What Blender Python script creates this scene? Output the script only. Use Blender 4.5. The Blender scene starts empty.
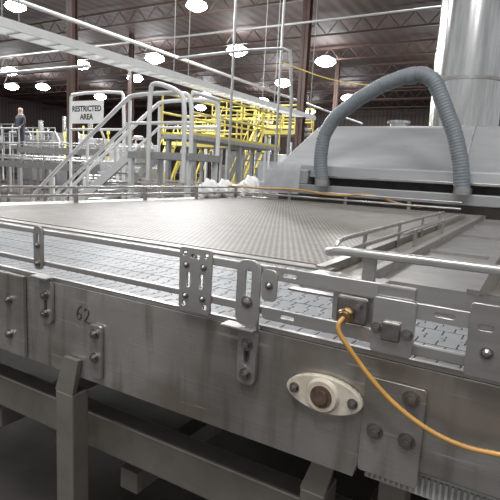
import bpy, bmesh, math, random
from mathutils import Vector, Matrix
random.seed(4)
COL=bpy.context.collection
WL={}
# ---------------------------------------------------------------- materials
def mat(name, col, rough=0.4, metal=0.0, var=0.0, scale=8.0, col2=None, stretch=None, bump=0.0, emis=None, estr=0.0, alpha=None, spec=None):
    m=bpy.data.materials.new(name); m.use_nodes=True
    nt=m.node_tree; n=nt.nodes; l=nt.links; b=n['Principled BSDF']
    b.inputs['Base Color'].default_value=(*col,1); b.inputs['Roughness'].default_value=rough; b.inputs['Metallic'].default_value=metal
    if spec is not None: b.inputs['Specular IOR Level'].default_value=spec
    if alpha is not None: b.inputs['Alpha'].default_value=alpha
    if emis: 
        b.inputs['Emission Color'].default_value=(*emis,1); b.inputs['Emission Strength'].default_value=estr
    if var>0 or col2:
        tc=n.new('ShaderNodeTexCoord'); mp=n.new('ShaderNodeMapping'); l.new(tc.outputs['Object'],mp.inputs[0])
        mp.inputs['Scale'].default_value=stretch or (1,1,1)
        nz=n.new('ShaderNodeTexNoise'); nz.inputs['Scale'].default_value=scale; nz.inputs['Detail'].default_value=6; nz.inputs['Roughness'].default_value=.62
        l.new(mp.outputs[0],nz.inputs[0])
        cr=n.new('ShaderNodeValToRGB'); l.new(nz.outputs[0],cr.inputs[0])
        c2=col2 or tuple(c*(1-var) for c in col)
        cr.color_ramp.elements[0].position=.33; cr.color_ramp.elements[0].color=(*c2,1)
        cr.color_ramp.elements[1].position=.67; cr.color_ramp.elements[1].color=(*col,1)
        l.new(cr.outputs[0],b.inputs['Base Color'])
        mr=n.new('ShaderNodeMapRange'); l.new(nz.outputs[0],mr.inputs[0]); mr.inputs[3].default_value=rough*1.2; mr.inputs[4].default_value=rough*.8
        l.new(mr.outputs[0],b.inputs['Roughness'])
        if bump>0:
            bp=n.new('ShaderNodeBump'); bp.inputs['Strength'].default_value=bump; bp.inputs['Distance'].default_value=.01
            l.new(nz.outputs[0],bp.inputs['Height']); l.new(bp.outputs[0],b.inputs['Normal'])
    return m
M={}
M['steel']=mat('stainless_steel',(.41,.40,.38),.31,.76,scale=14,col2=(.29,.275,.255),stretch=(.6,1,2.2))
M['rail']=mat('rail_steel',(.53,.52,.50),.29,.8,scale=22,col2=(.40,.39,.37),stretch=(.3,1,1))
M['chain']=mat('chain_steel',(.20,.205,.212),.5,.2,scale=5,col2=(.155,.16,.166),spec=.2)
M['leg']=mat('leg_steel',(.25,.23,.20),.42,.5,scale=6,col2=(.165,.148,.125))
M['dull']=mat('dull_steel_deck',(.20,.195,.185),.5,.3,scale=5,col2=(.14,.135,.125),spec=.25)
M['dark']=mat('recess_shade',(.03,.027,.025),.7,0,scale=12,col2=(.015,.013,.012))  # shade put into the colour: hood slot and space under the belt
M['bed']=mat('chain_bed_dark',(.04,.037,.034),.7,0,scale=12,col2=(.025,.023,.02))  # near-black bed that shows as dark lines between the chain links
M['bolt']=mat('bolt_steel',(.32,.30,.285),.3,.9,scale=60,col2=(.19,.175,.16))
M['white']=mat('bearing_plastic',(.58,.53,.44),.45,0,scale=28,col2=(.40,.34,.25))
M['strip']=mat('slotted_plastic',(.45,.44,.42),.5,0,scale=20,col2=(.34,.33,.31))
M['rust']=mat('rusty_bore',(.15,.095,.062),.6,.4,scale=60,col2=(.06,.04,.03))
M['cable']=mat('amber_tube',(.52,.27,.06),.35,0,scale=30,col2=(.40,.20,.045))
M['brass']=mat('brass_fitting',(.52,.36,.17),.3,.9,scale=30,col2=(.36,.23,.10))
M['hood']=mat('hood_stainless',(.34,.345,.35),.48,.4,scale=3,col2=(.27,.275,.28),stretch=(.4,1,2.5),spec=.3)
M['duct']=mat('polished_duct',(.64,.64,.63),.2,.95,scale=4,col2=(.40,.40,.39),stretch=(3,3,.3))
M['hose']=mat('grey_flex_hose',(.165,.19,.21),.5,0,scale=20,col2=(.13,.15,.165))
M['grey']=mat('painted_grey',(.38,.385,.385),.45,.2,scale=6,col2=(.30,.305,.305))
M['ltgrey']=mat('light_grey_paint',(.80,.81,.80),.35,.05,scale=6,col2=(.72,.72,.71))
M['yellow']=mat('safety_yellow',(.70,.58,.12),.45,0,scale=6,col2=(.60,.49,.09))
M['brown']=mat('brown_column',(.09,.048,.036),.55,0,scale=5,col2=(.06,.032,.025))
M['signw']=mat('sign_white',(.95,.95,.94),.5,0,scale=10,col2=(.90,.90,.89))
M['ink']=mat('black_ink',(.02,.02,.02),.6,0,scale=40,col2=(.05,.045,.04))
M['bag']=mat('white_plastic_bag',(.82,.82,.80),.4,0,scale=10,col2=(.68,.68,.66),bump=.4)
M['film']=mat('clear_plastic_film',(.62,.65,.67),.12,0,scale=8,col2=(.5,.53,.55),bump=.25,alpha=.5)
M['machine']=mat('machine_panel',(.38,.385,.39),.4,.3,scale=2,col2=(.27,.275,.28))
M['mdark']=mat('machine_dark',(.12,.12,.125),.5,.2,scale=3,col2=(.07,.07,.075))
M['lamp']=mat('lamp_glow',(1,1,1),.5,0,emis=(.95,.98,1),estr=60)
M['lampr']=mat('lamp_reflector_glow',(.9,.9,.9),.5,0,emis=(.93,.97,1),estr=30)
M['floor']=mat('concrete_floor',(.055,.048,.043),.75,0,scale=1.5,col2=(.025,.022,.02),spec=.15)
M['skin']=mat('skin',(.42,.28,.21),.5,0,scale=20,col2=(.36,.23,.17))
M['navy']=mat('navy_workwear',(.025,.027,.04),.8,0,scale=20,col2=(.018,.02,.03))
M['hair']=mat('dark_hair',(.03,.02,.015),.6,0,scale=20,col2=(.02,.015,.01))

def platemat():
    m=bpy.data.materials.new('brushed_side_plate'); m.use_nodes=True
    nt=m.node_tree; n=nt.nodes; l=nt.links; b=n['Principled BSDF']; b.inputs['Metallic'].default_value=.75
    tc=n.new('ShaderNodeTexCoord')
    def noise(sc,st,det=5,off=0):
        mp=n.new('ShaderNodeMapping'); mp.inputs['Scale'].default_value=st; mp.inputs['Location'].default_value=(off,off,off); l.new(tc.outputs['Object'],mp.inputs[0])
        q=n.new('ShaderNodeTexNoise'); q.inputs['Scale'].default_value=sc; q.inputs['Detail'].default_value=det; l.new(mp.outputs[0],q.inputs[0]); return q.outputs[0]
    def ramp(s,p0,p1,c0,c1):
        c=n.new('ShaderNodeValToRGB'); l.new(s,c.inputs[0]); c.color_ramp.elements[0].position=p0; c.color_ramp.elements[1].position=p1
        c.color_ramp.elements[0].color=(*c0,1); c.color_ramp.elements[1].color=(*c1,1); return c.outputs[0]
    br=noise(7,(.4,1,40)); big=noise(2.6,(1,1,.8)); drip=noise(9,(3,1,.35)); stain=noise(4.5,(1,1,1.4),7,3.1); scr=noise(30,(.15,1,3),8,1.7)
    c1=ramp(big,.38,.62,(.24,.228,.21),(.50,.483,.455))
    c2=ramp(br,.2,.8,(.86,.86,.86),(1.08,1.08,1.08))
    m1=n.new('ShaderNodeMixRGB'); m1.blend_type='MULTIPLY'; m1.inputs[0].default_value=1; l.new(c1,m1.inputs[1]); l.new(c2,m1.inputs[2])
    m2=n.new('ShaderNodeMixRGB'); l.new(ramp(drip,.53,.70,(0,0,0),(.6,.6,.6)),m2.inputs[0]); l.new(m1.outputs[0],m2.inputs[1]); m2.inputs[2].default_value=(.155,.118,.08,1)
    m3=n.new('ShaderNodeMixRGB'); l.new(ramp(stain,.53,.64,(0,0,0),(.6,.6,.6)),m3.inputs[0]); l.new(m2.outputs[0],m3.inputs[1]); m3.inputs[2].default_value=(.185,.148,.108,1)
    m4=n.new('ShaderNodeMixRGB'); l.new(ramp(scr,.64,.70,(0,0,0),(.6,.6,.6)),m4.inputs[0]); l.new(m3.outputs[0],m4.inputs[1]); m4.inputs[2].default_value=(.62,.6,.57,1)
    l.new(m4.outputs[0],b.inputs['Base Color'])
    mr=n.new('ShaderNodeMapRange'); l.new(stain,mr.inputs[0]); mr.inputs[1].default_value=.3; mr.inputs[2].default_value=.7; mr.inputs[3].default_value=.16; mr.inputs[4].default_value=.46; l.new(mr.outputs[0],b.inputs['Roughness'])
    return m
M['plate']=platemat()

def ribmat(name,c1,c2,scale,axis,rough=.7):
    m=bpy.data.materials.new(name); m.use_nodes=True
    nt=m.node_tree; n=nt.nodes; l=nt.links; b=n['Principled BSDF']; b.inputs['Roughness'].default_value=rough
    tc=n.new('ShaderNodeTexCoord'); w=n.new('ShaderNodeTexWave'); w.wave_type='BANDS'; w.bands_direction=axis
    w.inputs['Scale'].default_value=scale; w.inputs['Distortion'].default_value=0
    l.new(tc.outputs['Object'],w.inputs[0])
    cr=n.new('ShaderNodeValToRGB'); l.new(w.outputs['Fac'],cr.inputs[0])
    cr.color_ramp.elements[0].color=(*c1,1); cr.color_ramp.elements[1].color=(*c2,1)
    nz=n.new('ShaderNodeTexNoise'); nz.inputs['Scale'].default_value=.4; l.new(tc.outputs['Object'],nz.inputs[0])
    mx=n.new('ShaderNodeMixRGB'); mx.blend_type='MULTIPLY'; mx.inputs[0].default_value=.5
    l.new(cr.outputs[0],mx.inputs[1]); l.new(nz.outputs[0],mx.inputs[2]); l.new(mx.outputs[0],b.inputs['Base Color'])
    bp=n.new('ShaderNodeBump'); bp.inputs['Strength'].default_value=.5; bp.inputs['Distance'].default_value=.04
    l.new(w.outputs['Fac'],bp.inputs['Height']); l.new(bp.outputs[0],b.inputs['Normal'])
    return m
M['ceil']=ribmat('roof_deck_brown',(.060,.036,.030),(.085,.054,.047),.5,'X')
M['wall']=ribmat('corrugated_wall',(.09,.062,.054),(.14,.105,.094),.7,'X')
M['wally']=ribmat('corrugated_wall_side',(.09,.062,.054),(.14,.105,.094),.7,'Y')

def matbelt():
    m=bpy.data.materials.new('perforated_modular_belt'); m.use_nodes=True
    nt=m.node_tree; n=nt.nodes; l=nt.links; b=n['Principled BSDF']
    tc=n.new('ShaderNodeTexCoord'); sp=n.new('ShaderNodeSeparateXYZ'); l.new(tc.outputs['Object'],sp.inputs[0])
    def mth(op,a,bv=None,c=None):
        q=n.new('ShaderNodeMath'); q.operation=op
        for i,v in enumerate((a,bv,c)):
            if v is None: continue
            if isinstance(v,(int,float)): q.inputs[i].default_value=v
            else: l.new(v,q.inputs[i])
        return q.outputs[0]
    PT=.024
    rowi=mth('FLOOR',mth('MULTIPLY',sp.outputs[1],1/PT))
    half=mth('MULTIPLY',mth('ABSOLUTE',mth('MODULO',rowi,2)),.5)
    cx=mth('SUBTRACT',mth('FRACT',mth('ADD',mth('MULTIPLY',sp.outputs[0],1/PT),half)),.5)
    cy=mth('SUBTRACT',mth('FRACT',mth('MULTIPLY',sp.outputs[1],1/PT)),.5)
    r=mth('SQRT',mth('ADD',mth('POWER',mth('ABSOLUTE',cx),2),mth('POWER',mth('ABSOLUTE',cy),2)))
    hole=mth('LESS_THAN',r,.31)
    nz=n.new('ShaderNodeTexNoise'); nz.inputs['Scale'].default_value=9; nz.inputs['Detail'].default_value=7; nz.inputs['Roughness'].default_value=.7; l.new(tc.outputs['Object'],nz.inputs[0])
    cr=n.new('ShaderNodeValToRGB'); l.new(nz.outputs[0],cr.inputs[0])
    cr.color_ramp.elements[0].position=.35; cr.color_ramp.elements[0].color=(.165,.150,.130,1)
    cr.color_ramp.elements[1].position=.65; cr.color_ramp.elements[1].color=(.245,.225,.198,1)
    mx=n.new('ShaderNodeMixRGB'); l.new(hole,mx.inputs[0]); l.new(cr.outputs[0],mx.inputs[1]); mx.inputs[2].default_value=(.028,.025,.021,1)
    l.new(mx.outputs[0],b.inputs['Base Color']); b.inputs['Roughness'].default_value=.5; b.inputs['Specular IOR Level'].default_value=.25
    bp=n.new('ShaderNodeBump'); bp.inputs['Strength'].default_value=.6; bp.inputs['Distance'].default_value=.004; bp.invert=True
    l.new(hole,bp.inputs['Height']); l.new(bp.outputs[0],b.inputs['Normal'])
    return m
M['mat']=matbelt()

# ---------------------------------------------------------------- mesh builder
class MB:
    def __init__(s): s.bm=bmesh.new()
    def box(s,x0,x1,y0,y1,z0,z1,rot=None,bev=0):
        t=bmesh.new(); bmesh.ops.create_cube(t,size=1)
        bmesh.ops.scale(t,vec=(abs(x1-x0),abs(y1-y0),abs(z1-z0)),verts=t.verts)
        if bev: bmesh.ops.bevel(t,geom=t.edges[:],offset=bev,segments=2,profile=.5,affect='EDGES')
        c=Vector(((x0+x1)/2,(y0+y1)/2,(z0+z1)/2)); mt=Matrix.Translation(c)
        if rot is not None: mt=mt@rot
        t.transform(mt); s.merge(t); return s
    def merge(s,t):
        me=bpy.data.meshes.new('t'); t.to_mesh(me); t.free(); s.bm.from_mesh(me); bpy.data.meshes.remove(me)
    def cyl(s,p0,p1,r,r2=None,n=16):
        p0=Vector(p0);p1=Vector(p1);d=p1-p0
        t=bmesh.new(); bmesh.ops.create_cone(t,cap_ends=True,segments=n,radius1=r,radius2=r if r2 is None else r2,depth=d.length)
        t.transform(Matrix.Translation((p0+p1)/2)@d.to_track_quat('Z','Y').to_matrix().to_4x4()); s.merge(t); return s
    def tube(s,pts,r,n=10,smooth=0,rf=None):
        P=[Vector(p) for p in pts]
        for _ in range(smooth):
            Q=[P[0]]
            for i in range(len(P)-1):
                Q.append(P[i]*.75+P[i+1]*.25); Q.append(P[i]*.25+P[i+1]*.75)
            Q.append(P[-1]); P=Q
        rings=[]; up=None; bm=s.bm
        for i,p in enumerate(P):
            a=P[max(i-1,0)]; b=P[min(i+1,len(P)-1)]; d=(b-a).normalized()
            if up is None: up=Vector((0,0,1)) if abs(d.z)<.9 else Vector((1,0,0))
            u=(up-d*up.dot(d)).normalized(); v=d.cross(u); up=u
            rr=r if rf is None else rf(i)
            rings.append([bm.verts.new(p+(u*math.cos(2*math.pi*k/n)+v*math.sin(2*math.pi*k/n))*rr) for k in range(n)])
        for A,B in zip(rings,rings[1:]):
            for k in range(n): bm.faces.new((A[k],A[(k+1)%n],B[(k+1)%n],B[k]))
        bm.faces.new(rings[0][::-1]); bm.faces.new(rings[-1]); return s
    def prism(s,poly,axis,a,b):
        def mk(u,v,w): return {'y':(u,w,v),'x':(w,u,v),'z':(u,v,w)}[axis]
        bm=s.bm; A=[bm.verts.new(mk(u,v,a)) for u,v in poly]; B=[bm.verts.new(mk(u,v,b)) for u,v in poly]
        bm.faces.new(A); bm.faces.new(B[::-1]); k=len(poly)
        for i in range(k): bm.faces.new((A[i],B[i],B[(i+1)%k],A[(i+1)%k]))
        return s
    def plate(s,outer,holes,y0,y1,bev=.0008):
        cu=bpy.data.curves.new('c','CURVE'); cu.dimensions='2D'; cu.fill_mode='BOTH'; cu.extrude=abs(y1-y0)/2-bev; cu.bevel_depth=bev; cu.bevel_resolution=1; cu.offset=-bev
        for ring in [outer]+holes:
            sp=cu.splines.new('POLY'); sp.points.add(len(ring)-1)
            for q,pt in zip(sp.points,ring): q.co=(pt[0],pt[1],0,1)
            sp.use_cyclic_u=True
        ob=bpy.data.objects.new('c',cu); COL.objects.link(ob)
        dg=bpy.context.evaluated_depsgraph_get(); me=bpy.data.meshes.new_from_object(ob.evaluated_get(dg))
        me.transform(Matrix.Translation((0,(y0+y1)/2,0))@Matrix.Rotation(math.pi/2,4,'X'))
        s.bm.from_mesh(me); bpy.data.meshes.remove(me); bpy.data.objects.remove(ob); bpy.data.curves.remove(cu); return s
    def obj(s,name,m,parent=None,label=None,cat=None,group=None,smooth=False,kind=None):
        bmesh.ops.recalc_face_normals(s.bm,faces=s.bm.faces[:])
        xs=[v.co for v in s.bm.verts]
        c=Vector([(min(v[i] for v in xs)+max(v[i] for v in xs))/2 for i in range(3)])
        if parent is None: c.z=min(v[2] for v in xs)
        bmesh.ops.translate(s.bm,vec=-c,verts=s.bm.verts)
        me=bpy.data.meshes.new(name); s.bm.to_mesh(me); s.bm.free()
        if smooth:
            me.polygons.foreach_set('use_smooth',[True]*len(me.polygons))
            me.set_sharp_from_angle(angle=math.radians(40))
        me.materials.append(M[m]); o=bpy.data.objects.new(name,me); COL.objects.link(o)
        return fin(o,c,parent,label,cat,group,kind)
def fin(o,c,parent=None,label=None,cat=None,group=None,kind=None):
    WL[o.name]=c; 
    if parent: o.parent=parent; o.location=c-WL[parent.name]
    else: o.location=c
    if label: o['label']=label
    if cat: o['category']=cat
    if group: o['group']=group
    if kind: o['kind']=kind
    return o
def empty(name,c,label,cat,group=None):
    o=bpy.data.objects.new(name,None); COL.objects.link(o); o.empty_display_size=.1
    return fin(o,Vector(c),None,label,cat,group)
def clone(o,off,parent=None):
    q=o.copy(); COL.objects.link(q); WL[q.name]=WL[o.name]+Vector(off)
    if parent: q.parent=parent; q.location=WL[q.name]-WL[parent.name]
    else: q.parent=None; q.location=WL[q.name]
    return q
def circ(cx,cz,r,n=16): return [(cx+r*math.cos(2*math.pi*i/n),cz+r*math.sin(2*math.pi*i/n)) for i in range(n)]
def slot(cx,cz,w,h,n=6):
    r=min(w,h)/2; out=[]
    if h>=w:
        for i in range(n+1): a=math.pi*i/n; out.append((cx+r*math.cos(a),cz+h/2-r+r*math.sin(a)))
        for i in range(n+1): a=math.pi+math.pi*i/n; out.append((cx+r*math.cos(a),cz-h/2+r+r*math.sin(a)))
    else:
        for i in range(n+1): a=-math.pi/2+math.pi*i/n; out.append((cx+w/2-r+r*math.cos(a),cz+r*math.sin(a)))
        for i in range(n+1): a=math.pi/2+math.pi*i/n; out.append((cx-w/2+r+r*math.cos(a),cz+r*math.sin(a)))
    return out
def rrect(x0,x1,z0,z1,r=.006,n=4):
    out=[]
    for cx,cz,a0 in ((x1-r,z1-r,0),(x0+r,z1-r,90),(x0+r,z0+r,180),(x1-r,z0+r,270)):
        for i in range(n+1):
            a=math.radians(a0+90*i/n); out.append((cx+r*math.cos(a),cz+r*math.sin(a)))
    return out
def bolt(x,z,y,parent,r=.009,h=.008,carriage=False):
    b=MB(); b.cyl((x,y,z),(x,y-.002,z),r*1.5,n=24)
    if carriage:
        b.cyl((x,y-.002,z),(x,y-.004,z),r*1.2,r*1.05,n=20); b.cyl((x,y-.004,z),(x,y-.007,z),r*1.05,r*.5,n=20)
    else:
        b.cyl((x,y-.002,z),(x,y-.002-h,z),r,n=6); b.cyl((x,y-.002-h,z),(x,y-.004-h,z),r*.5,n=12)
    return b.obj('bolt','bolt',parent,smooth=True)

# ================================================================ CAMERA
f=490.0; p=math.radians(9.04); r=math.radians(3); a=math.radians(30)
fw=Vector((-math.sin(a)*math.cos(p),math.cos(a)*math.cos(p),-math.sin(p)))
R0=Vector((math.cos(a),math.sin(a),0)); U0=R0.cross(fw)
Rv=R0*math.cos(r)+U0*math.sin(r); Uv=-R0*math.sin(r)+U0*math.cos(r)
cam=bpy.data.cameras.new('camera'); co=bpy.data.objects.new('camera',cam); COL.objects.link(co)
mm=Matrix((Rv,Uv,-fw)).transposed().to_4x4(); mm.translation=(0,-.75,1.28); co.matrix_world=mm
cam.sensor_width=36; cam.lens=f/500*36; cam.clip_start=.02; cam.clip_end=200; bpy.context.scene.camera=co

# ================================================================ ROOM
MB().box(-60,14,-6,56,-.2,0).obj('floor','floor',kind='structure')
MB().box(-60,14,-2,56,9.0,9.2).obj('ceiling','ceil',kind='structure')
MB().box(-60,14,55.8,56,0,9.0).obj('wall_far','wall',kind='structure')
MB().box(-60,-59.8,-6,55.8,0,9.0).obj('wall_left','wally',kind='structure')
def truss(y):
    b=MB(); b.box(-58,12,y-.06,y+.06,8.75,8.85); b.box(-58,12,y-.05,y+.05,8.1,8.18)
    x=-58
    while x<11: b.cyl((x,y,8.14),(x+.6,y,8.8),.025,n=5); b.cyl((x+.6,y,8.8),(x+1.2,y,8.14),.025,n=5); x+=1.2
    return b.obj('roof_truss','brown',label='long open-web steel roof truss, brown',cat='roof truss',group='roof trusses')
t0=truss(8)
for y in range(13,56,5): clone(t0,(0,y-8,0))
def column(x,y,w=.24,top=8.99):
    b=MB(); b.box(x-w/2,x+w/2,y-w/2,y-w/2+.02,0,top); b.box(x-w/2,x+w/2,y+w/2-.02,y+w/2,0,top); b.box(x-.012,x+.012,y-w/2,y+w/2,0,top)
    b.box(x-w*.8,x+w*.8,y-w*.8,y+w*.8,0,.03)
    return b.obj('steel_column','brown',label='brown painted steel I-beam building column',cat='column',group='building columns')
for x,y in ((-12.85,10),(-7.08,14.4),(-22,22),(-12,30),(-30,30),(-20,44),(-3,26)): column(x,y)

def highbay(x,y,z=7.9,s=1.0):
    e=empty('high_bay_lamp',(x,y,z),'bright round white high-bay factory lamp hanging on a rod','ceiling lamp','high-bay lamps')
    MB().cyl((x,y,z),(x,y,z+.12*s),.50*s,.44*s,n=20).cyl((x,y,z+.12*s),(x,y,z+.24*s),.44*s,.2*s,n=20).obj('reflector','lampr',e,smooth=True)
    MB().cyl((x,y,z-.12*s),(x,y,z-.005),.38*s,.50*s,n=20).cyl((x,y,z-.22*s),(x,y,z-.12*s),.14*s,.38*s,n=20).obj('lens','lamp',e,smooth=True)
    MB().cyl((x,y,z+.24*s),(x,y,8.995),.008,n=6).obj('rod','brown',e)
for x,y in ((-21.6,23.6),(-15.5,23.5),(-17.4,33),(-20.8,13.6),(-13.1,16.5),(-11.8,27.4),(-27.8,28.4),(-28.1,23.5),(-43.2,28.5),(-40,29.4),(-27.4,37),(-15,40.6),(-23.5,40.8),(-22,48.5),(-39,35.3),(-33,44),(-5,33.5),(-31,18.5),(-36,23.5)): highbay(x,y,s=1.2 if y>20 else .88)

# ================================================================ FOREGROUND TABLE
T=empty('accumulation_conveyor',(-1.2,1.8,0),'large stainless accumulation conveyor table with mesh belt and slat chains','conveyor')
MB().prism([(-3.2,.784),(-.212,.784),(-.200,.832),(.5,.832),(.5,.997),(-3.2,.997)],'y',0,.006).box(-3.2,-.212,.006,.026,.784,.79).box(-3.2,.5,.006,.02,.985,.991).obj('side_plate','plate',T,'long scuffed brushed stainless side plate')
def lane(y0,y1,x0,x1,z=1.003,pitch=.034):
    b=MB(); bm=b.bm; w=y1-y0; g=.0028; x=x0
    prof=[(0,0),(.30,0),(.33,1),(.47,1),(.50,0),(.53,1),(.67,1),(.70,0),(1,0)]
    while x<x1:
        L=[(x+g+.009*q,y0+t*w) for t,q in prof]; Rr=[(x+pitch+.009*q,y0+t*w) for t,q in prof]
        poly=L+Rr[::-1]
        A=[bm.verts.new((u,v,z)) for u,v in poly]; B=[bm.verts.new((u,v,z-.003)) for u,v in poly]
        bm.faces.new(A); k=len(poly)
        for i in range(k): bm.faces.new((A[i],B[i],B[(i+1)%k],A[(i+1)%k]))
        x+=pitch
    return b.obj('slat_chain','chain',T,'blue-grey steel interlocking slat chain')
lane(.022,.112,-3.2,.5); lane(.115,.205,-3.217,.5); lane(.208,.30,-3.2,.5); lane(.303,.394,-3.217,-.52); lane(.397,.490,-3.2,-.52); lane(.493,.585,-3.217,-.52)
MB().box(-3.2,.5,.02,.62,.985,.999).obj('chain_bed','bed',T)
MB().box(-3.2,-.50,.590,.640,.99,1.008,bev=.002).obj('transfer_bar','leg',T)
MB().box(-2.72,-.56,.645,3.72,.985,1.010).obj('mesh_belt','mat',T,'brown-grey perforated modular mesh belt')
MB().box(-2.70,-.60,.7,3.7,.80,.97).obj('under_frame','dark',T)
MB().box(-3.05,-2.73,.645,4.4,.97,.995).box(-3.05,-3.04,.645,4.4,.78,.97).obj('side_shelf','steel',T)
MB().box(-.55,-.52,.60,3.8,.80,1.015).obj('belt_edge_strip','steel',T)
MB().box(-2.73,-.36,3.73,3.80,.80,1.02).obj('end_plate','steel',T)
for z in (1.06,1.115): 
    MB().tube([(-2.76,.64,z),(-2.76,3.76,z)],.009).obj('guide_rail','rail',T,smooth=True)
    MB().tube([(-2.7,3.79,z),(-.56,3.79,z)],.009).obj('guide_rail','rail',T,smooth=True)
for x,y in ((-2.78,.9),(-2.78,1.6),(-2.78,2.3),(-2.78,3.0),(-2.78,3.7),(-2.2,3.81),(-1.6,3.81),(-1.0,3.81)):
    MB().box(x-.015,x+.015,y-.006,y+.006,.98,1.13).obj('rail_post','steel',T)
def flatbar(x0,x1,z0,z1,y0=-.012,y1=-.004,m='rail'):
    return MB().box(x0,x1,y0,y1,z0,z1,bev=.002).obj('guide_rail',m,T)
flatbar(-3.2,-.545,1.110,1.122); flatbar(-3.2,-.545,1.036,1.048)
flatbar(-.535,-.38,1.106,1.121); flatbar(-.535,-.38,1.033,1.048)
MB().box(-3.2,.5,.008,.018,.997,1.006).obj('wear_strip','steel',T)
def sp(name,outer,holes,y0,y1,bolts=(),m='steel',label=None,car=False,r=.009):
    o=MB().plate(outer,holes,y0,y1).obj(name,m,T,label)
    for x,z in bolts: bolt(x,z,min(y0,y1),o,r=r,carriage=car)
    return o
sp('rail_plate',rrect(-.395,-.185,1.098,1.122,.009),[slot(-.345,1.110,.026,.006)],-.014,-.010,m='rail')
sp('rail_plate',rrect(-.395,-.185,1.026,1.048,.008),[slot(-.345,1.037,.026,.006)],-.014,-.010,m='rail')
sp('rail_plate',rrect(-.268,-.200,1.048,1.098,.006),[],-.009,-.004,m='steel')
sp('rail_plate',rrect(-.148,-.020,1.078,1.102,.006),[slot(-.095,1.090,.028,.006)],-.016,-.012,m='rail')
flatbar(-.145,.5,1.080,1.100); flatbar(-.145,.5,1.020,1.038)
sp('splice_plate',rrect(-.577,-.503,1.010,1.134),[circ(-.565,1.122,.0045),circ(-.515,1.122,.0045),slot(-.540,1.118,.022,.008),slot(-.555,1.072,.008,.03),slot(-.525,1.072,.008,.03),circ(-.565,1.024,.0045),circ(-.515,1.024,.0045)],-.018,-.012,[(-.560,1.100),(-.520,1.100),(-.560,1.040),(-.520,1.040)],m='rail',car=True,r=.0045)
sp('rail_bracket',rrect(-.446,-.398,1.008,1.128,.018),[slot(-.422,1.080,.013,.062)],-.020,-.014,[(-.422,1.052)],m='rail',car=True,r=.0075)
sp('rail_bracket',rrect(-.396,-.366,1.060,1.116,.010),[],-.018,-.014,[(-.381,1.088)],m='rail',car=True,r=.005)
sp('rail_bracket',rrect(-.442,-.403,.895,1.000,.012),[slot(-.422,.955,.012,.05)],-.012,-.001,[(-.422,.972),(-.422,.915)],r=.008)
MB().box(-.470,-.402,-.030,-.001,1.000,1.006,bev=.002).box(-.425,-.402,-.018,-.008,1.000,1.020).obj('bracket_foot','steel',T)
sp('rail_bracket',rrect(-1.014,-.982,1.026,1.130,.014),[slot(-.998,1.095,.010,.034)],-.018,-.012,[(-.998,1.085),(-.998,1.042)],car=True,r=.0055)
sp('rail_bracket',rrect(-1.005,-.962,.895,1.006,.014),[slot(-.984,.945,.012,.05)],-.010,-.001,[(-.984,.965),(-.984,.92)],r=.008)
MB().box(-1.02,-.962,-.026,-.001,1.006,1.011,bev=.002).obj('bracket_foot','steel',T)
o=MB().box(-1.30,-1.066,-.012,-.001,.788,.998,bev=.003).obj('joint_plate','plate',T)
for x,z in ((-1.12,.93),(-1.12,.84)): bolt(x,z,-.012,o,r=.008)
sp('leg_clip',rrect(-.832,-.797,.800,.925,.006),[],-.010,-.001,[(-.815,.905),(-.815,.850)],r=.008)
sp('splice_plate',rrect(-.203,-.108,.805,.968,.006),[],-.007,-.001,[(-.130,.950),(-.130,.880),(-.180,.880)],m='plate',r=.009)
o=MB().plate(rrect(-.196,-.134,1.018,1.104,.004),[],-.026,-.012).obj('clamp_block','rail',T,'square bolted rail clamp block')
MB().box(-.180,-.152,-.034,-.026,1.040,1.070,bev=.003).obj('square_nut','bolt',o)
for x,z in ((-.188,1.056),(-.142,1.054)): bolt(x,z,-.026,o,r=.006)
MB().box(-.194,-.138,-.018,-.004,1.104,1.122,bev=.002).obj('clamp_cap','steel',T)
s=MB().box(-.256,-.206,-.024,-.014,1.052,1.096,bev=.004).obj('sensor_block','bolt',T,'steel block holding the tube fitting')
bolt(-.219,1.083,-.024,s,r=.005)
MB().cyl((-.236,-.024,1.070),(-.236,-.044,1.066),.009,n=20).cyl((-.236,-.030,1.069),(-.236,-.036,1.067),.012,n=6).obj('tube_fitting','brass',s,smooth=True)
sp('splice_plate',rrect(-.062,.02,1.012,1.118,.005),[slot(-.040,1.085,.02,.008)],-.022,-.017,[(-.035,1.05)],car=True,r=.006)
def stroke(pts,dx,dz):
    b.tube([(dx+u*.020,-.0004,dz+v*.033) for u,v in pts],.0019,n=6,smooth=2)
b=MB()
stroke([(.85,1.0),(.45,.9),(.12,.55),(.05,.2),(.35,.0),(.75,.12),(.8,.4),(.5,.55),(.15,.38)],-.886,.924)
stroke([(.05,.78),(.35,1.02),(.75,.9),(.75,.62),(.35,.25),(.0,.02),(.4,.06),(.95,.0)],-.861,.922)
b.obj('handwritten_number','ink',T,'black handwritten number 62')
o=MB(); pts=[]
for i in range(40):
    t=2*math.pi*i/40; c_,s_=math.cos(t),math.sin(t)
    pts.append((-.270+.068*c_,.918+.032*math.copysign(abs(s_)**1.1,s_)))
o.plate(pts,[],-.014,-.001,bev=.002); o.cyl((-.270,-.014,.918),(-.270,-.022,.918),.030,.026,n=32)
B=o.obj('flange_bearing','white',T,'dirty cream oval plastic flange bearing',smooth=True)
MB().cyl((-.270,-.0215,.918),(-.270,-.0235,.918),.019,n=28).cyl((-.270,-.0235,.918),(-.270,-.028,.918),.012,n=24).obj('bore','rust',B,'worn rusty bearing centre')
bolt(-.322,.918,-.014,B,r=.006); bolt(-.218,.918,-.014,B,r=.006)

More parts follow.
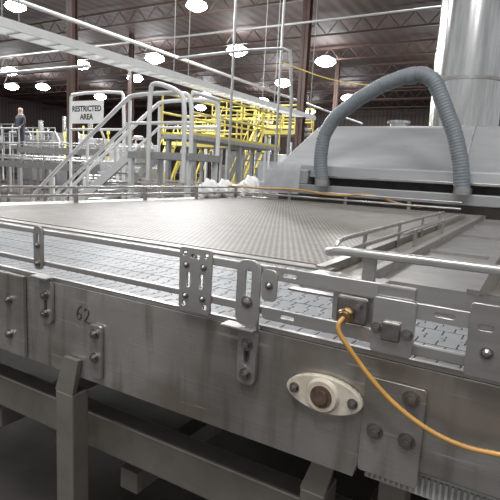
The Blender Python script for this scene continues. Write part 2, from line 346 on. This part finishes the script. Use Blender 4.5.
def leg(x0,x1,y0=.01,y1=.09,zt=.84):
    b=MB(); b.box(x0,x1,y0,y1,0.02,zt-.09,bev=.004)
    b.prism([(x0,zt-.09),(x1,zt-.09),(x1+.02,zt),(x0+.03,zt)],'y',y0-.0,y0+.012)
    b.box(x0-.03,x1+.03,y0-.02,y1+.02,0,.02)
    return b.obj('leg','leg',T)
leg(-.945,-.885,-.015,.035,.83); leg(-.325,-.275,.05,.12,.78); leg(-2.2,-2.13,-.015,.045,.83)
for x in (-2.7,-1.6,-.65): leg(x,x+.09,3.6,3.68,.8)
leg(-.19,-.14,.10,.16,.83)
MB().box(-3.2,.5,.10,.16,.53,.63,bev=.005).obj('cross_beam','leg',T)
MB().box(-3.2,.5,1.4,1.46,.30,.38,bev=.005).obj('cross_beam','leg',T)
for x in (-1.5,-.9,-.28): MB().box(x,x+.06,.16,1.5,.40,.46).obj('cross_beam','leg',T)
b=MB(); b.box(-.20,.5,.032,.042,.772,.812)
x=-.196
while x<.49: b.box(x,x+.004,.026,.032,.776,.808); x+=.009
b.obj('return_strip','strip',T,'pale slotted plastic return strip')

# right branch
MB().tube([(-.50,2.5,1.05),(-.50,.72,1.05),(-.505,.66,1.056),(-.505,.64,1.07),(-.505,.66,1.088),(-.50,.72,1.094),(-.50,2.5,1.094)],.0075,smooth=2).obj('guide_rail','rail',T,'looped tubular guide rail',smooth=True)
MB().tube([(-.415,2.5,1.08),(-.415,1.10,1.08)],.0065).obj('guide_rail','rail',T,smooth=True)
MB().tube([(-.42,.36,1.10),(-.40,.30,1.11),(-.34,.285,1.12),(.5,.285,1.12)],.010,smooth=2).obj('guide_rail','rail',T,'thick round steel bar',smooth=True)
for y in (.95,1.45,1.95,2.45): MB().box(-.518,-.508,y-.012,y+.012,.98,1.10,bev=.002).obj('rail_post','steel',T)
for y in (1.25,1.9): MB().box(-.407,-.397,y-.012,y+.012,.98,1.09,bev=.002).obj('rail_post','steel',T)
for x in (-.30,0.0,.3): MB().box(x-.015,x+.015,.292,.302,.98,1.125,bev=.002).obj('rail_post','steel',T)
MB().box(-.50,.5,.31,.34,.80,1.005).obj('side_channel','steel',T)
MB().box(-.50,.5,.34,.60,.93,.945).obj('drip_pan','leg',T)
MB().box(-.50,-.30,.44,.50,.945,1.025,bev=.004).obj('short_beam','steel',T)
MB().box(-.52,-.40,.60,3.75,.965,.985).obj('lane_bed','leg',T)
MB().box(-.40,-.37,.60,3.75,.80,1.022,bev=.003).obj('side_channel','steel',T,'stainless side frame receding to the hood')
b=MB(); b.box(-.37,-.12,.60,3.75,.965,.985)
for y in (.64,1.4,2.2,3.0,3.7): b.box(-.365,-.125,y-.012,y+.012,.985,.997)
b.box(-.13,-.10,.60,3.75,.80,1.012); b.obj('side_frame','steel',T,'stainless side frame deck')
b=MB(); b.box(-.10,.5,.60,3.75,.80,.90)
for y in (.9,1.7,2.5,3.3): b.box(-.10,.5,y-.03,y+.03,.90,.95)
b.obj('lower_frame','leg',T)
MB().tube([(-.236,-.042,1.066),(-.243,-.055,1.052),(-.223,-.05,1.024),(-.188,-.045,.984),(-.146,-.042,.948),(-.093,-.04,.922),(-.045,-.04,.914),(-.002,-.04,.919),(.12,-.04,.935)],.0038,n=12,smooth=3).obj('air_tube','cable',label='amber flexible air tube looping down from the rail fitting',cat='tube',smooth=True)
MB().tube([(-2.75,3.5,1.13),(-2.5,3.7,1.12),(-2.1,3.8,1.135),(-1.7,3.76,1.09),(-1.35,3.8,1.14),(-1.1,3.82,1.06),(-.9,3.84,1.05)],.009,n=8,smooth=2).obj('air_tube','cable',label='amber cable draped along the far guide rail',cat='cable',smooth=True)

def bag(x,y,s):
    t=bmesh.new(); bmesh.ops.create_icosphere(t,subdivisions=4,radius=1)
    for v in t.verts:
        n=v.co.normalized(); k=1+.12*math.sin(5*n.x+3*n.z+x*9)+.08*math.sin(9*n.y+4*n.x+y)+.05*math.sin(17*n.z+11*n.x)
        v.co=Vector((n.x*k*.14*s,n.y*k*.15*s,max(n.z,-.6)*k*.13*s))
    mz=min(v.co.z for v in t.verts); t.transform(Matrix.Translation((x,y,.995-mz)))
    b=MB(); b.merge(t); b.obj('plastic_bag','bag',label='crumpled white plastic bag resting on the conveyor side shelf',cat='bag',group='white bags',smooth=True)
bag(-2.90,3.38,.8); bag(-2.90,3.66,.8); bag(-2.90,4.22,1.0)
b=MB(); bm=b.bm; rows=[]
for j in range(9):
    rows.append([bm.verts.new((-2.62+.50*i/14,3.86+.010*math.sin(i*1.1+j*.3),1.40-.32*j/8)) for i in range(15)])
for j in range(8):
    for i in range(14): bm.faces.new((rows[j][i],rows[j][i+1],rows[j+1][i+1],rows[j+1][i]))
b.obj('plastic_sheet','film',label='flat clear plastic curtain hanging at the hood end',cat='plastic sheet',smooth=True)

# ================================================================ HOOD
H=empty('extraction_hood',(-.9,4.9,0),'wide low brushed stainless machine hood with sloped sides','machine hood')
prof=[(3.98,1.26),(4.0,1.38),(4.42,1.80),(4.48,1.825),(5.7,1.825),(5.8,1.79),(6.15,1.38),(6.2,1.26)]
b=MB(); bm=b.bm
def ring(x,dx): return [bm.verts.new((x+dx*((z-1.26)/.58),y,z)) for y,z in prof]
A=ring(-2.52,.34); Bq=ring(1.6,0)
bm.faces.new(A); bm.faces.new(Bq[::-1]); k=len(prof)
for i in range(k): bm.faces.new((A[i],Bq[i],Bq[(i+1)%k],A[(i+1)%k]))
bmesh.ops.bevel(bm,geom=[e for e in bm.edges],offset=.012,segments=2,profile=.5,affect='EDGES')
b.obj('cover','hood',H)
MB().box(-2.62,1.65,3.91,6.3,1.085,1.185,bev=.008).obj('lip','hood',H,'deep front lip')
MB().box(-2.5,1.6,4.08,6.15,1.185,1.26).obj('slot_recess','dark',H,'long dark slot under the cover')  # shadow below the cover is painted in with the near-black material
MB().box(-2.56,-2.06,3.92,4.3,1.185,1.33,bev=.01).obj('end_box','hood',H)
MB().box(-2.5,1.6,4.15,6.1,.62,1.085).obj('base_panel','leg',H)
for x in (-.6,.5):
    MB().tube([(x,y-.004,z+.004) for y,z in prof[1:5]],.008,n=6).obj('seam_rib','hood',H)
MB().box(-2.45,1.6,3.955,3.985,1.262,1.285,bev=.003).obj('edge_flange','steel',H)
for x in (-2.5,-1.0,.6,1.5): 
    for y in (4.3,6.0): MB().box(x-.05,x+.05,y-.05,y+.05,0,.62).obj('leg','leg',H)
hp=[(-1.86,3.83,1.19),(-1.90,3.83,1.44),(-1.885,3.83,1.66),(-1.79,3.83,1.83),(-1.57,3.83,2.00),(-1.35,3.83,2.12),(-1.16,3.83,2.185),(-1.00,3.83,2.20),(-.90,3.83,2.14),(-.82,3.83,1.98),(-.68,3.83,1.68),(-.61,3.83,1.45),(-.57,3.83,1.19)]
P=[Vector(q) for q in hp]
for _ in range(2):
    Q=[P[0]]
    for i in range(len(P)-1): Q+= [P[i]*.85+P[i+1]*.15,P[i]*.15+P[i+1]*.85]
    Q.append(P[-1]); P=Q
seg=[0]
for i in range(1,len(P)): seg.append(seg[-1]+(P[i]-P[i-1]).length)
L=seg[-1]; N=int(L/.0065); RS=[]; j=0
for i in range(N+1):
    d=L*i/N
    while j<len(seg)-2 and seg[j+1]<d: j+=1
    t=(d-seg[j])/max(seg[j+1]-seg[j],1e-9); RS.append(P[j].lerp(P[j+1],t))
HS=MB().tube(RS,.062,n=20,rf=lambda i:.0682 if i%4<2 else .0655).obj('flexible_hose','hose',label='thick grey corrugated hose arching over the hood front',cat='hose',smooth=True)
MB().cyl((-1.13,3.83,2.183),(-1.06,3.83,2.193),.074,n=24).obj('joint_cuff','hose',HS,smooth=True)
for x in (-1.86,-.57): MB().cyl((x,3.83,1.18),(x,3.83,1.24),.076,n=24).obj('end_cuff','steel',HS,smooth=True)
D_=empty('exhaust_stack',(-.98,6.4,1.80),'broad tall polished stainless cylindrical exhaust duct','duct')
MB().cyl((-.98,6.4,1.83),(-.98,6.4,8.99),.43,n=56).obj('pipe','duct',D_,smooth=True)
for z in (2.55,4.0,5.4): MB().cyl((-.98,6.4,z),(-.98,6.4,z+.04),.442,n=56).obj('band_clamp','steel',D_,smooth=True)
MB().cyl((-1.62,5.6,1.83),(-1.62,5.6,2.0),.10,n=24).cyl((-1.62,5.6,1.97),(-1.62,5.6,2.0),.14,n=24).obj('vent_pipe','duct',label='small stainless vent pipe with flanged top',cat='pipe',smooth=True)

# ================================================================ MID BACKGROUND
X=-6.8
b=MB(); b.box(X-.025,X,1.5,15,3.12,3.25); b.box(X-.42,X-.395,1.5,15,3.12,3.25)
y=1.6
while y<15: b.box(X-.40,X-.02,y,y+.035,3.13,3.16); y+=.35
CT=b.obj('cable_tray','ltgrey',label='long overhead pale grey steel ladder-type cable tray',cat='cable tray')
for y in (4,8,12,14.5):
    for xx in (X-.012,X-.408): MB().cyl((xx,y,3.25),(xx,y,8.99),.009,n=6).obj('hanger_rod','grey',CT)
def pipe(pts,r,m,label): return MB().tube(pts,r,n=12,smooth=1).obj('overhead_pipe',m,label=label,cat='pipe',smooth=True)
pipe([(-8.8,3,4.2),(-8.8,26,4.2)],.045,'ltgrey','long pale overhead beam pipe running the length of the hall')
pipe([(-12.0,6,4.4),(-12.0,24,4.4)],.05,'grey','grey overhead pipe above the far machines')
pipe([(-30,12.5,5.5),(2,12.5,5.5)],.03,'grey','thin grey overhead pipe crossing the hall')
pipe([(-7.9,9,3.9),(-5.2,9,3.95),(-4.8,9,3.8),(-4.8,9,0)],.035,'grey','light grey pipe bending down to the floor')
pipe([(-6.65,9.5,8.99),(-6.65,9.5,0)],.03,'grey','vertical grey service pipe')
pipe([(-5.9,10.5,8.99),(-5.9,10.5,0)],.03,'grey','vertical grey service pipe')
pipe([(-26,9.0,3.9),(-11,9.0,3.9)],.05,'grey','grey horizontal pipe above the platforms')
pipe([(-15.5,9.0,8.99),(-15.5,9.0,0)],.04,'grey','vertical grey service pipe')
MB().tube([(-4.8,8.5,3.5),(-3.5,8.2,3.0),(-2.4,8,2.85),(-1.5,7.6,2.9)],.010,n=6,smooth=2).obj('hanging_cable','yellow',label='thin yellow cable strung above the machines',cat='cable',smooth=True)

S=empty('access_stair',(-7.2,6.4,0),'light grey steel stair and platform with tubular handrails','stair')
n=8; x0,x1,zt=-8.76,-6.55,1.54
for yy in (6.0,6.8):
    MB().prism([(x0,0),(x0+.25,0),(x1,zt-.17),(x1,zt),(x0,.12)],'y',yy-.02,yy+.02).obj('stringer','ltgrey',S)
for i in range(n):
    x=x0+(x1-x0)*(i+.5)/n; z=zt*(i+1)/n
    MB().box(x-.13,x+.15,6.0,6.8,z-.05,z-.01).obj('step','ltgrey',S)
MB().box(x1,-5.1,5.95,6.85,zt-.12,zt,).obj('platform','grey',S)
for xx in (x1+.05,-5.2):
    for yy in (6.0,6.8): MB().box(xx-.04,xx+.04,yy-.04,yy+.04,0,zt-.1).obj('leg','ltgrey',S)
for yy in (6.0,6.8):
    b=MB()
    b.tube([(x0-.55,yy,0),(x0-.6,yy,.45),(x0-.5,yy,.62),(x1-.1,yy,zt+.93),(x1+.1,yy,zt+1.0),(-5.35,yy,zt+1.0),(-5.15,yy,zt+.9),(-5.15,yy,zt)],.038,n=10,smooth=2)
    b.tube([(x0-.3,yy,.3),(x1,yy,zt+.5),(-5.15,yy,zt+.5)],.030,n=8)
    for xx in (x0+.1,(x0+x1)/2,x1):
        zz=max(0,(xx-x0)/(x1-x0)*zt) if xx<x1 else zt
        b.tube([(xx,yy,zz),(xx,yy,zz+.9)],.030,n=8)
    b.obj('handrail','ltgrey',S,smooth=True)
MB().tube([(-5.15,6.0,zt+.98),(-5.1,6.4,zt+.98),(-5.15,6.8,zt+.98)],.038,n=8,smooth=1).obj('handrail','ltgrey',S,smooth=True)
MB().tube([(-6.0,5.9,zt-.5),(-6.0,5.9,zt+1.05),(-5.9,5.9,zt+1.18),(-5.35,5.9,zt+1.0),(-5.22,5.9,zt+.85),(-5.22,5.9,zt-.5)],.040,n=10,smooth=2).obj('grab_loop','ltgrey',S,smooth=True)
F=empty('guard_frame',(-8.8,7.3,0),'light grey tubular guard frame carrying a small white sign','guard rail')
MB().tube([(-9.7,7.3,0),(-9.7,7.3,2.75),(-9.6,7.3,2.86),(-8.1,7.3,2.86),(-7.98,7.3,2.75),(-7.98,7.3,0)],.036,n=10,smooth=1).tube([(-9.7,7.3,2.05),(-7.98,7.3,2.05)],.028,n=8).obj('frame','ltgrey',F,smooth=True)
MB().box(-9.62,-8.56,7.24,7.255,2.18,2.68).obj('sign_board','signw',F)
def text(s,size,x,y,z,parent,m='ink'):
    cu=bpy.data.curves.new('t','FONT'); cu.body=s; cu.size=size; cu.extrude=.001; cu.align_x='CENTER'; cu.offset=.006
    ob=bpy.data.objects.new('t',cu); COL.objects.link(ob); dg=bpy.context.evaluated_depsgraph_get()
    me=bpy.data.meshes.new_from_object(ob.evaluated_get(dg)); bpy.data.objects.remove(ob)
    b=MB(); b.bm.from_mesh(me); b.bm.transform(Matrix.Translation((x,y,z))@Matrix.Rotation(math.pi/2,4,'X')); return b.obj('lettering',m,parent)
text('RESTRICTED',.17,-9.09,7.238,2.45,F); text('AREA',.17,-9.09,7.238,2.27,F)

Y=empty('yellow_catwalk',(-7.3,10.5,0),'raised walkway with yellow safety railings','catwalk')
MB().box(-7.9,-6.95,8.4,12.8,1.95,2.05).obj('deck','grey',Y)
for xx in (-7.0,-7.85):
    b=MB()
    for z in (3.0,2.55): b.tube([(xx,8.4,z),(xx,12.8,z)],.026,n=8)
    y=8.4
    while y<12.9: b.tube([(xx,y,2.05),(xx,y,3.0)],.024,n=8); y+=1.1
    b.box(xx-.01,xx+.01,8.4,12.8,2.0,2.12)
    b.obj('railing','yellow',Y,smooth=True)
for y in (8.6,10.6,12.6):
    for xx in (-7.8,-7.05): MB().box(xx-.05,xx+.05,y-.05,y+.05,0,1.95).obj('post','grey',Y)
def platform(bx,by,w,d,h,m='yellow',label='elevated work platform with yellow guard railings',grp='yellow work platforms'):
    e=empty('work_platform',(bx,by,0),label,'platform',grp)
    MB().box(bx-w/2,bx+w/2,by-d/2,by+d/2,h-.05,h+.05).obj('deck','grey',e)
    for yy in (by-d/2,by+d/2):
        b=MB()
        for z in (.5,1.0): b.tube([(bx-w/2,yy,h+z),(bx+w/2,yy,h+z)],.030,n=8)
        k=int(w/1.1)+2
        for i in range(k): xx=bx-w/2+w*i/(k-1); b.tube([(xx,yy,h+.05),(xx,yy,h+1)],.028,n=8)
        if m=='yellow': b.box(bx-w/2,bx+w/2,yy-.02,yy+.02,h-.05,h+.10)
        b.obj('railing',m,e,smooth=True)
    for xx in (bx-w/2+.1,bx+w/2-.1):
        for yy in (by-d/2+.1,by+d/2-.1): MB().box(xx-.05,xx+.05,yy-.05,yy+.05,0,h-.05).obj('leg','grey',e)
    lx=bx-w/2-.05; run=h*.45
    for yy in (by-.35,by+.25): MB().prism([(lx,h),(lx-.10,h),(lx-.10-run,0),(lx-run,0)],'y',yy-.02,yy+.02).tube([(lx,yy,h+.95),(lx-run,yy,.95),(lx-run,yy,0)],.026,n=6).obj('stair_side',m,e)
    for i in range(int(h/.28)):
        t=(i+.7)/int(h/.28); MB().box(lx-.12-run*(1-t),lx+.02-run*(1-t),by-.35,by+.25,h*t-.02,h*t).obj('step','grey',e)
for q in ((-10.2,14,2.0,1.2,2.1),(-14.6,18.6,2.6,1.4,2.4),(-11.0,20.8,2.4,1.4,3.4),(-15.6,24.6,3,2,4.2),(-8.7,16.8,1.6,1.1,2.8)): platform(*q)
GL='elevated steel platform with grey guard railings'
for q in ((-17.0,10.8,2.6,1.4,1.35),(-27,17.5,5,2,2.2),(-37,20.4,6,2,2.6)): platform(*q,'grey',GL,'grey work platforms')

def bgconv(x0,x1,y,z,h=.18):
    e=empty('transport_conveyor',((x0+x1)/2,y,0),'narrow stainless transport conveyor with side guide rails','conveyor','background conveyors')
    MB().box(x0,x1,y-.15,y-.13,z-h,z).box(x0,x1,y+.13,y+.15,z-h,z).box(x0,x1,y-.13,y+.13,z-.03,z-.01).obj('frame','steel',e)
    for yy in (y-.16,y+.16):
        b=MB()
        for zz in (z+.08,z+.15): b.tube([(x0,yy,zz),(x1,yy,zz)],.012,n=6)
        x=x0+.3
        while x<x1: b.box(x-.02,x+.02,yy-.01,yy+.01,z-.08,z+.18); x+=.9
        b.obj('guide_rail','rail',e)
    x=x0+.6
    while x<x1:
        for yy in (y-.13,y+.13): MB().box(x-.03,x+.03,yy-.03,yy+.03,0,z-h).obj('leg','steel',e)
        x+=2.0
bgconv(-18,-10,8.0,1.25); bgconv(-9.5,-2.9,7.7,.85); bgconv(-34,-21,15.2,2.0); bgconv(-14.8,-11,9.6,1.7)
def machine(x,y,w,d,h,m='machine'):
    e=empty('packaging_machine',(x,y,0),'boxy factory machine with panel doors, vent pipes and a status light','machine','background machines')
    MB().box(x-w/2,x+w/2,y-d/2,y+d/2,.15,h*.62,bev=.03).box(x-w*.38,x+w*.30,y-d*.4,y+d*.4,h*.62,h,bev=.03).obj('housing',m,e)
    for i in range(3):
        xx=x-w/2+w*(i+.5)/3
        MB().box(xx-w*.14,xx+w*.14,y-d/2-.02,y-d/2,.4,h*.55,bev=.005).obj('door','steel' if i%2 else 'mdark',e)
    for sx in (-1,1):
        for sy in (-1,1): MB().cyl((x+sx*(w/2-.12),y+sy*(d/2-.12),0),(x+sx*(w/2-.12),y+sy*(d/2-.12),.16),.05,n=8).obj('foot','steel',e)
    MB().cyl((x+w/2-.2,y,h*.62),(x+w/2-.2,y,h+.25),.03,n=8).cyl((x+w/2-.2,y,h+.2),(x+w/2-.2,y,h+.4),.06,n=10).obj('status_light','yellow',e)
    MB().cyl((x-w*.2,y,h),(x-w*.2,y,h+.9),.12,n=14).obj('vent_pipe','duct',e,smooth=True)
    MB().tube([(x,y-d*.2,h),(x,y-d*.2,h+.35),(x+w*.4,y-d*.2,h+.35),(x+w*.4,y-d*.2,h*.6)],.05,n=8,smooth=1).obj('pipe','steel',e,smooth=True)
for q in ((-13.6,13.6,1.8,1.2,2.0),(-16.2,14,1.8,1.2,2.3),(-19.5,14.2,2.6,1.2,2.2,'mdark'),(-22.0,17.5,2.4,1.4,2.8),(-5.9,17.2,1.8,1.2,1.9),(-4.6,22.5,2.8,1.8,2.1),(-3,12,2.4,1.8,1.7),(-31.5,21.5,3,2,3.0,'mdark'),(-25,26,4,2,2.8),(-15,31.5,3.5,2,2.6),(-8,31,3.5,2,2.4),(-33,25,3,2,3.0),(-.6,23,3,2,2.3),(-20,33.5,5,2,2.8,'mdark'),(-38,36,6,3,3),(-46,27,5,3,3.4),(-31,13,3,1.4,2.0),(-40,24.6,3,2,3.2),(-20.5,11.2,1.6,1.2,2.0)): machine(*q)

def worker(x,y,z):
    e=empty('person',(x,y,z),'person in dark workwear standing on the platform','person')
    V=[(0,0,.92),(0,0,1.15),(0,0,1.38),(0,0,1.50),(0,0,1.62),(0,0,1.72),(.19,0,1.40),(.25,-.03,1.14),(.20,-.22,.98),(-.19,0,1.40),(-.25,-.03,1.14),(-.20,-.22,.98),(.10,0,.86),(.11,-.02,.48),(.11,.02,.08),(.12,-.14,.04),(-.10,0,.86),(-.11,-.02,.48),(-.11,.02,.08),(-.12,-.14,.04)]
    E=[(0,1),(1,2),(2,3),(3,4),(4,5),(2,6),(6,7),(7,8),(2,9),(9,10),(10,11),(0,12),(12,13),(13,14),(14,15),(0,16),(16,17),(17,18),(18,19)]
    Rr=[.16,.14,.17,.06,.10,.08,.065,.05,.035,.065,.05,.035,.10,.07,.05,.045,.10,.07,.05,.045]
    me=bpy.data.meshes.new('body'); me.from_pydata(V,E,[]); o=bpy.data.objects.new('body',me); COL.objects.link(o)
    sk=o.modifiers.new('s','SKIN'); sb=o.modifiers.new('b','SUBSURF'); sb.levels=1; sb.render_levels=1
    for i,rr in enumerate(Rr): me.skin_vertices[0].data[i].radius=(rr,rr*.8)
    me.skin_vertices[0].data[0].use_root=True
    dg=bpy.context.evaluated_depsgraph_get(); m2=bpy.data.meshes.new_from_object(o.evaluated_get(dg)); bpy.data.objects.remove(o)
    o=bpy.data.objects.new('body',m2); COL.objects.link(o); m2.materials.clear(); m2.materials.append(M['navy']); m2.materials.append(M['skin']); m2.materials.append(M['hair'])
    for pl in m2.polygons:
        c=pl.center; pl.use_smooth=True
        pl.material_index=2 if c.z>1.70 else (1 if c.z>1.48 or (abs(c.x)>.15 and c.z<1.05 and c.y<-.15) else 0)
    fin(o,Vector((x,y,z)),e)
worker(-16.3,10.6,1.40)

# ================================================================ LIGHT
w=bpy.data.worlds.new('w'); bpy.context.scene.world=w; w.use_nodes=True
w.node_tree.nodes['Background'].inputs[0].default_value=(.87,.88,.91,1); w.node_tree.nodes['Background'].inputs[1].default_value=.6
def area(x,y,z,s,e):
    L=bpy.data.lights.new('area','AREA'); L.shape='DISK'; L.size=s; L.energy=e; L.color=(.99,.985,.985)
    o=bpy.data.objects.new('high_bay_and_fill_light',L); o.location=(x,y,z); COL.objects.link(o)
for x,y,e in ((-4,2.5,110),(-1,7,170),(1.5,1,210),(-7,8,270),(-12,5,320),(-3,13,250),(-1.5,-2.5,280),(1.5,-4,230)): area(x,y,7.2,1.6,e)  # last two are fill lights added behind the camera to brighten the side plate
for x,y in ((-14,16),(-24,22),(-10,26),(-20,36),(-18,10)): area(x,y,7.6,3,1800)
for x,y in ((-16,15),(-24,24),(-12,23),(-20,36),(-36,28),(-6,30),(-8,10)):
    L=bpy.data.lights.new('pt','POINT'); L.energy=430; L.shadow_soft_size=.4; o=bpy.data.objects.new('ceiling_fill_light',L); o.location=(x,y,5.2); COL.objects.link(o)  # added point lights, no fixture here, to lift the ceiling brightness
sc=bpy.context.scene; sc.view_settings.view_transform='Standard'; sc.view_settings.exposure=-0.05; sc.view_settings.gamma=1.08
